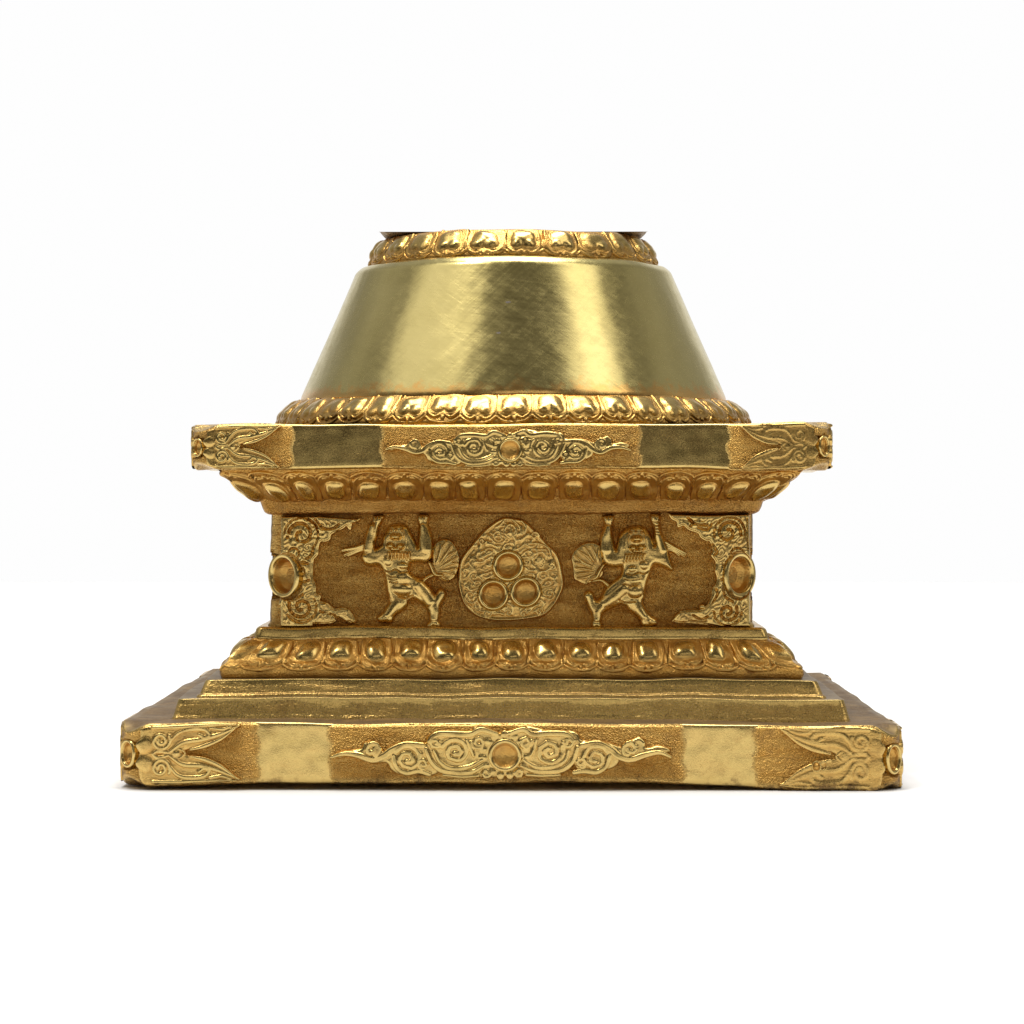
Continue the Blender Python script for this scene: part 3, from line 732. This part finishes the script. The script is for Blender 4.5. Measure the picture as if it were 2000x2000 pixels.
# --- foliate pilasters beside the corners
def pilaster(right):
    if not right:
        q = conv(510, 990, 7.727); R = Relief(540, 712, 1003, 1226, 1.05)
        inner = q(1500, 175, 1440, 208, 1378, 235, 1355, 330, 1305, 268, 1240, 312, 1150, 350, 1062, 400, 1045, 470, 985, 500, 905, 500, 870, 600, 862, 700, 800, 775, 788, 900, 788, 1050, 830, 1170, 830, 1290, 905, 1330, 885, 1410, 1000, 1450, 1110, 1545, 1300, 1545, 1420, 1745, 1300, 1725, 1185, 1660, 1080, 1745, 800, 1740)
        outer = q(800, 1790, 300, 1790, 310, 130, 900, 130)
    else:
        q = conv(1290, 990, 7.727); R = Relief(1296, 1466, 1003, 1226, 1.05)
        inner = q(120, 120, 165, 185, 240, 222, 258, 300, 340, 272, 420, 335, 560, 380, 600, 445, 680, 492, 740, 505, 790, 640, 762, 720, 832, 820, 822, 950, 850, 1050, 832, 1160, 780, 1220, 768, 1320, 715, 1455, 600, 1545, 300, 1562, 185, 1705, 400, 1730, 700, 1755)
        outer = q(900, 1790, 1350, 1790, 1340, 120, 800, 120)
    P_in = [tuple(p) for p in catmull(inner, 4)]
    e = R.fill(P_in + outer, 9.5, 2.6, curve=False); R.k = 1.0
    # inner edge stands up as a ridge
    R.stroke(P_in, 2.3, 3.0, 8.6, curve=False)
    st = lambda pts, r_=2.4, h_=4.5: R.stroke(q(*pts), r_, h_, 9)
    gr = lambda pts, r_=2.6, d_=4.5: R.groove(q(*pts), r_, d_)
    if not right:
        sp = lambda cx, cy, r0, r1, a0, t, w=3.2, d_=5: R.groove([(510 + x / 7.727, 990 + y / 7.727) for x, y in spiral_pts(cx, cy, r0, r1, a0, t)], w, d_, curve=False)
        sp(625, 400, 215, 45, 170, 1.25); sp(625, 400, 262, 250, 185, .62, 2.2, 3)
        sp(620, 1490, 190, 40, 200, -1.35); sp(620, 1490, 240, 225, 150, -.5, 2.4, 3)
        for (x, y, w, h, rot) in ((510, 685, 66, 70, 0), (600, 965, 60, 62, 0), (540, 1215, 75, 60, .6)):
            px, py = q(x, y)[0]; R.ell(px, py, w / 7.7 + 6, h / 7.7 + 6, 3.5, 8.5, rot); R.groove([(px + (w / 7.7 + 2) * math.cos(t), py + (h / 7.7 + 2) * math.sin(t)) for t in np.linspace(0, 6.28, 30)], 1.8, 4.5, curve=False); R.ell(px, py, w / 7.7, h / 7.7, 5.5, 8.5, rot)
        gr((830, 170, 900, 260, 980, 310, 1100, 310, 1180, 250)); gr((700, 160, 830, 250, 870, 350)); st((870, 320, 1000, 350, 1150, 330, 1290, 240, 1440, 208))
        gr((900, 1560, 1000, 1600, 1100, 1620, 1150, 1700)); st((830, 1720, 950, 1610, 1100, 1600, 1300, 1720)); st((1300, 1560, 1310, 1660, 1400, 1740), 2.6, 5)
        st((730, 1340, 800, 1440, 860, 1400)); gr((800, 600, 780, 700, 700, 760)); gr((500, 860, 600, 820, 720, 830)); gr((500, 1060, 640, 1110, 740, 1080)); gr((400, 1360, 500, 1380, 640, 1300))
        R.ell(*q(960, 1470)[0], 7, 5, 6, 8); R.ell(*q(980, 430)[0], 9, 7, 4, 8); R.ell(*q(410, 400)[0], 5, 6, 5, 8)
        st((310, 1450, 350, 1330), 4, 5); st((380, 1520, 370, 1440), 4, 5)
        st((590, 370, 600, 500), 3.5, 5); gr((440, 1620, 560, 1700, 700, 1690), 2.2, 3)
        st((330, 180, 350, 600), 3.5, 4); 
    else:
        sp = lambda cx, cy, r0, r1, a0, t, w=3.2, d_=5: R.groove([(1290 + x / 7.727, 990 + y / 7.727) for x, y in spiral_pts(cx, cy, r0, r1, a0, t)], w, d_, curve=False)
        sp(1010, 385, 200, 45, 10, -1.3); sp(1030, 385, 240, 230, 20, -.6, 2.2, 3)
        sp(1000, 1570, 160, 35, -30, 1.35); sp(1000, 1570, 215, 200, 0, .5, 2.4, 3)
        for (x, y, w, h, rot) in ((1145, 715, 76, 76, 0), (1045, 985, 85, 66, 0), (1140, 1265, 90, 75, -.6)):
            px, py = q(x, y)[0]; R.ell(px, py, w / 7.7 + 8, h / 7.7 + 7, 3.5, 8.5, rot, pw=3); R.groove([(px + (w / 7.7 + 3) * math.cos(t), py + (h / 7.7 + 2.5) * math.sin(t)) for t in np.linspace(0, 6.28, 30)], 1.9, 4.5, curve=False); R.ell(px, py, w / 7.7, h / 7.7, 5.5, 8.5, rot, pw=2.6)
        st((770, 470, 850, 600, 880, 680, 850, 750)); st((790, 240, 740, 360, 680, 440)); gr((780, 560, 840, 660, 800, 710), 2.8, 4)
        gr((830, 1230, 850, 1300, 760, 1460), 2.8, 4); st((870, 1220, 860, 1350, 760, 1470)); gr((420, 200, 560, 260, 700, 260)); gr((400, 160, 480, 230, 440, 280)); gr((560, 300, 680, 330, 760, 250))
        st((170, 1710, 270, 1600, 280, 1660), 2.6, 5); st((370, 1600, 340, 1670), 2.4, 5); gr((480, 1620, 600, 1680, 700, 1640)); gr((420, 1700, 560, 1710, 680, 1700), 2, 3)
        gr((930, 860, 1000, 820, 1180, 860)); gr((900, 1080, 1000, 1110, 1160, 1100)); gr((930, 1160, 960, 1330, 1080, 1420)); R.ell(*q(620, 1490)[0], 7, 6, 6, 8)
        st((1180, 1430, 1260, 1540), 4, 4); st((1270, 1700, 1330, 1760), 5, 4); gr((1300, 180, 1310, 640), 1.8, 3); gr((1200, 210, 1270, 360), 2, 3)
    R.squiggle(sstep((e - 6) / 4), .6, 9, 93 + right, 1.2)
    jx = 1441 if right else 563
    R.H = np.where(R.H > 0, R.H * 1.5, R.H)
    R.H = np.where(((R.X - jx) / 31) ** 2 + ((R.Y - 1124) / 47) ** 2 < 1, LOW, R.H)
    return R.build('foliate_pilaster', fm, ROOT, hi=21, plo=.12, phi=.85)
pilaster(0); pilaster(1)
for kc in range(4):
    bowl('corner_jewel_bowl', ROOT, 50, 26, corner_M(DA, 50, JZ, kc), rimh=2.5)

# --- lions: body and tail
def lion(right):
    if not right: q = conv(680, 990, 7.728); R = Relief(664, 876, 1001, 1228, 1.0); Tl = Relief(815, 905, 1045, 1145, 1.0)
    else: q = conv(1100, 990, 7.728); R = Relief(1140, 1345, 1001, 1228, 1.0); Tl = Relief(1108, 1200, 1048, 1150, 1.0)
    R.k = 4.0
    u = 1 / 7.728
    def st(pts, r_, h, b_=0, k=None, R_=R): R_.stroke(q(*pts), tuple(x * u * (1.75 if 34 <= x < 86 and h > 14 else 1.32 if 86 <= x < 112 and h > 14 else 1) for x in r_) if isinstance(r_, tuple) else r_ * u, h, b_, k=k)
    def el(x, y, rx, ry, h, b_=0, rot=0, k=None, pw=2.): R.ell(*q(x, y)[0], rx * u, ry * u, h, b_, rot, k, pw)
    def gr(pts, r_, d): R.groove(q(*pts), r_ * u, d)
    def inflate(out_, h, Rr, hands):
        e = R.poly_sdf(catmull(q(*out_) + [q(*out_[:2])[0]], 5)[:-1]) + 3.0
        t = np.clip(e / Rr, 0, 1); R.H = np.maximum(R.H, np.where(e > 0, (h + 4) * np.sqrt(1 - (1 - t) ** 2), np.maximum(e * 2.5, LOW)))
    if not right:
        inflate((395, 150, 540, 140, 520, 215, 472, 300, 445, 420, 405, 560, 410, 635, 470, 615, 530, 560, 545, 460, 600, 360, 640, 300, 760, 278, 890, 300, 945, 400, 1010, 520, 1050, 615, 1078, 590, 1080, 450, 1085, 300, 1075, 150, 1215, 140, 1205, 240, 1232, 350, 1275, 500, 1275, 650, 1245, 790, 1170, 835, 1060, 820, 960, 835, 900, 880, 905, 960, 970, 1040, 1060, 1090, 1140, 1130, 1200, 1240, 1240, 1345, 1295, 1385, 1340, 1310, 1400, 1250, 1460, 1285, 1450, 1380, 1385, 1500, 1365, 1600, 1350, 1700, 1388, 1800, 1180, 1815, 1240, 1710, 1215, 1600, 1160, 1495, 1070, 1425, 980, 1375, 905, 1395, 885, 1480, 800, 1570, 700, 1640, 650, 1735, 480, 1735, 435, 1680, 520, 1610, 600, 1530, 655, 1465, 635, 1380, 595, 1260, 580, 1120, 560, 1000, 500, 900, 430, 865, 330, 885, 250, 845, 235, 730, 280, 680, 300, 600, 340, 450, 395, 300, 400, 220), 12, 11, 0)
        st((370, 300, 340, 480, 320, 640), (40, 56, 62), 18, k=1); st((300, 760, 420, 790, 520, 740), (62, 66, 70), 16, k=1)
        st((1140, 280, 1160, 460, 1180, 640), (38, 60, 72), 18, k=1); st((1170, 740, 1060, 745, 960, 745), (64, 60, 60), 16, k=1)
        el(610, 815, 115, 140, 20, k=1); el(830, 885, 125, 90, 20, k=1)
        el(790, 1080, 215, 150, 21, k=3); el(820, 1240, 215, 150, 23, k=1.5)
        st((1060, 1190, 1150, 1300, 1240, 1430), (95, 105, 72), 20, k=1.5); st((1260, 1440, 1300, 1570, 1295, 1690), (70, 58, 50), 18, k=1.2); el(1285, 1755, 78, 48, 17, k=1)
        st((700, 1330, 730, 1430), (90, 80), 15, k=2); st((760, 1440, 660, 1560, 590, 1640), (72, 64, 52), 18, k=1.2); el(560, 1685, 95, 48, 18, rot=-.2, k=1)
        st((1330, 1440, 1400, 1310), (36, 44), 15, k=1)
        # head: mane, cheeks, brow, muzzle, jaw
        el(745, 440, 165, 165, 16, k=1)
        for sx_, xs_ in ((-1, (640, 575, 548)), (1, (880, 935, 985))):
            for j in range(3): st((745 + sx_ * (70 + j * 22), 305 + j * 34, 745 + sx_ * (120 + j * 26), 440 + j * 16, 745 + sx_ * (125 + j * 42), 600 + j * 14), (18, 30, 20), 19 - j * 2, k=.4)
        el(730, 452, 112, 66, 31, k=.4, pw=2.5); el(655, 352, 36, 30, 25, k=.4); el(735, 346, 30, 28, 24, k=.4); el(828, 352, 36, 30, 25, k=.4)
        el(650, 592, 82, 66, 28, k=.4); el(800, 600, 80, 62, 28, k=.4); el(725, 640, 120, 46, 25, k=.6)
        for i in range(7): st((620 + i * 52, 690, 608 + i * 56, 782 + (i % 2) * 14), (25, 16), 25, k=.3)
        gr((560, 965, 640, 975, 720, 940, 800, 980, 890, 975), 11, 5)
        for i in range(3): gr((590 + i * 20, 1030 + i * 48, 660 + i * 18, 1052 + i * 48, 725 + i * 10, 1040 + i * 48), 10, 3)
        for i in range(3): st((400 + i * 48, 215, 405 + i * 52, 145), 20, 17, k=.4); st((1085 + i * 42, 205, 1088 + i * 48, 145), 20, 17, k=.4)
        gr((760, 1350, 880, 1375, 980, 1330), 14, 5)
        for j, (x, y) in enumerate(((-85, 640), (-80, 662), (-58, 712), (-50, 738), (10, 735))): st((310, 540 + j * 24, 150 + j * 12, 600 + j * 14, x, y), (34, 32, 20), 11 - j * .3, k=.7)
        st((240, 640, 255, 760, 290, 850), 34, 9, k=1)
        st((1120, 1130, 1200, 1070, 1290, 1030), (40, 36, 42), 11)
        base = (1300, 970)
        tips = ((1330, 600), (1410, 540), (1500, 520), (1580, 580), (1640, 670), (1665, 760), (1665, 850), (1650, 930), (1620, 1020), (1520, 1110))
        Tl.fill(q(1280, 620, 1340, 530, 1450, 490, 1560, 510, 1640, 610, 1690, 720, 1690, 850, 1660, 980, 1600, 1090, 1480, 1140, 1360, 1090, 1270, 1000), 5, 3)
        st((1235, 850, 1270, 920, 1320, 1020, 1420, 1040), (38, 48, 50, 40), 13, R_=Tl)
    else:
        inflate((590, 145, 745, 140, 728, 240, 712, 330, 725, 450, 750, 590, 785, 650, 812, 560, 832, 450, 900, 370, 1000, 320, 1100, 305, 1200, 320, 1275, 400, 1325, 500, 1360, 595, 1390, 550, 1385, 450, 1350, 300, 1310, 145, 1440, 140, 1442, 250, 1455, 380, 1495, 500, 1560, 640, 1585, 750, 1640, 940, 1500, 895, 1380, 862, 1325, 905, 1290, 1000, 1245, 1120, 1222, 1230, 1212, 1350, 1175, 1455, 1225, 1540, 1300, 1630, 1395, 1695, 1395, 1765, 1200, 1795, 1145, 1700, 1075, 1620, 990, 1560, 930, 1480, 880, 1455, 760, 1505, 655, 1560, 580, 1620, 565, 1720, 565, 1805, 440, 1805, 440, 1650, 380, 1500, 318, 1350, 350, 1280, 430, 1290, 480, 1400, 540, 1395, 600, 1300, 645, 1215, 740, 1130, 850, 1050, 885, 960, 868, 885, 760, 895, 640, 862, 585, 760, 548, 600, 560, 450, 610, 330, 618, 230), 12, 11, 0)
        st((1395, 300, 1430, 480, 1490, 650), (34, 48, 56), 18, k=1); st((1510, 770, 1400, 770, 1300, 740), (58, 62, 66), 16, k=1)
        st((665, 290, 645, 460, 650, 640), (38, 62, 74), 18, k=1); st((670, 770, 770, 790, 880, 770), (66, 62, 58), 16, k=1)
        el(1030, 935, 115, 88, 20, k=1); el(1205, 880, 112, 118, 20, k=1)
        el(1060, 1080, 200, 150, 21, k=3); el(1070, 1270, 165, 155, 23, k=1.5)
        st((900, 1240, 760, 1350, 630, 1440), (110, 105, 72), 20, k=1.5); st((600, 1460, 525, 1580, 505, 1690), (66, 54, 46), 18, k=1.2); el(500, 1755, 58, 46, 17, k=1)
        st((1060, 1440, 1130, 1550, 1210, 1650), (80, 64, 52), 18, k=1.2); el(1290, 1720, 92, 46, 18, rot=.3, k=1)
        st((470, 1520, 430, 1430, 385, 1330), (30, 38, 40), 15, k=1)
        for i in range(5): gr((1345, 240 + i * 45, 1445 + i * 5, 235 + i * 45), 7, 3)
        el(1095, 475, 160, 160, 16, k=1)
        for sx_ in (-1, 1):
            for j in range(3): st((1092 + sx_ * (75 + j * 26), 340 + j * 30, 1092 + sx_ * (130 + j * 28), 460 + j * 18, 1092 + sx_ * (138 + j * 46), 620 + j * 12), (18, 30, 20), 19 - j * 2, k=.4)
        el(1095, 482, 108, 64, 31, k=.4, pw=2.5); el(1010, 388, 32, 27, 25, k=.4); el(1085, 380, 28, 26, 24, k=.4); el(1175, 392, 34, 27, 25, k=.4)
        gr((1060, 440, 1092, 462, 1130, 440), 8, 3)
        el(1040, 618, 76, 62, 28, k=.4); el(1165, 612, 80, 58, 28, k=.4); el(1110, 665, 125, 40, 25, k=.6)
        for i in range(7): st((935 + i * 46, 715, 905 + i * 48, 830 - i * 6), (24, 15), 25, k=.3)
        gr((940, 1005, 1030, 1015, 1120, 985, 1200, 1005, 1290, 970), 11, 5)
        for i in range(2): gr((900 + i * 10, 1075 + i * 75, 1000, 1105 + i * 72, 1170 - i * 12, 1075 + i * 72), 9, 2.6)
        for i in range(3): st((625 + i * 46, 215, 620 + i * 52, 148), 20, 17, k=.4); st((1332 + i * 40, 215, 1332 + i * 44, 148), 20, 17, k=.4)
        gr((840, 1400, 930, 1440, 1080, 1425), 13, 5)
        for j, (x, y) in enumerate(((1850, 690), (1840, 715), (1820, 740), (1740, 730))): st((1480, 500 + j * 40, 1640 + j * 4, 590 + j * 24, x, y), (34, 32, 20), 11 - j * .3, k=.7)
        st((660, 1170, 560, 1100, 440, 1110), (38, 34, 32), 11)
        base = (560, 960)
        tips = ((520, 600), (400, 570), (300, 590), (210, 650), (160, 730), (160, 830), (170, 920), (180, 1010), (200, 1080), (330, 1160))
        Tl.fill(q(560, 580, 470, 530, 350, 525, 230, 580, 130, 680, 105, 780, 130, 900, 150, 1080, 200, 1120, 330, 1170, 470, 1110, 580, 1040, 600, 900), 5, 3)
        st((590, 870, 540, 950, 480, 1060, 400, 1080), (38, 48, 48, 30), 13, R_=Tl)
    rl = np.random.default_rng(21 + right)
    for i, (x, y) in enumerate(tips):
        for f0, f1, w_ in ((.30 + rl.uniform(-.06, .06), .97, 1.0), (.12, .55, .7)):
            dx, dy = x - base[0], y - base[1]; bend = rl.uniform(-22, 22) + (18 if i % 2 else -14)
            nx_, ny_ = -dy / math.hypot(dx, dy) * bend, dx / math.hypot(dx, dy) * bend
            fm_ = (f0 + f1) / 2
            st((base[0] + dx * f0, base[1] + dy * f0, base[0] + dx * fm_ + nx_, base[1] + dy * fm_ + ny_, base[0] + dx * f1, base[1] + dy * f1), (12, 33 * w_, 17), 8.5 * w_, 3.0, k=.6, R_=Tl)
    p = np.column_stack([R.X.ravel(), R.Y.ravel(), np.zeros(R.X.size)]); R.H += np.where(R.H > 2, .45, 0) * wsum(p, W3).reshape(R.X.shape)
    R.H = np.where(R.H > 0, R.H * 1.1, R.H); Tl.H = np.where(Tl.H > 0, Tl.H * 1.4, Tl.H)
    o = R.build('lion_figure', fm, ROOT, hi=15, plo=.3, phi=.9)
    Tl.build('tail', fm, o, hi=17, plo=.05, phi=.85)
    return o
la = lion(0); lb = lion(1)
tag(la, 'lion relief left of the jewel medallion'); tag(lb, 'lion relief right of the jewel medallion')

# a casting hole with a small plug beside it, in the front right corner ornament of the plinth
for nm, px_, py_, R_, dp in (('casting_hole', 1607, 1486, 8.5, 22), ('plug', 1594, 1487, 10, -9)):
    hx, hz = rootxyz(px_, py_, AX)
    bowl(nm, plinth, R_, dp, lambda x_, y_, h, hx=hx, hz=hz: np.column_stack([hx + x_, -AX - 8.5 - h, hz + y_]), rimh=1.0, n=32)
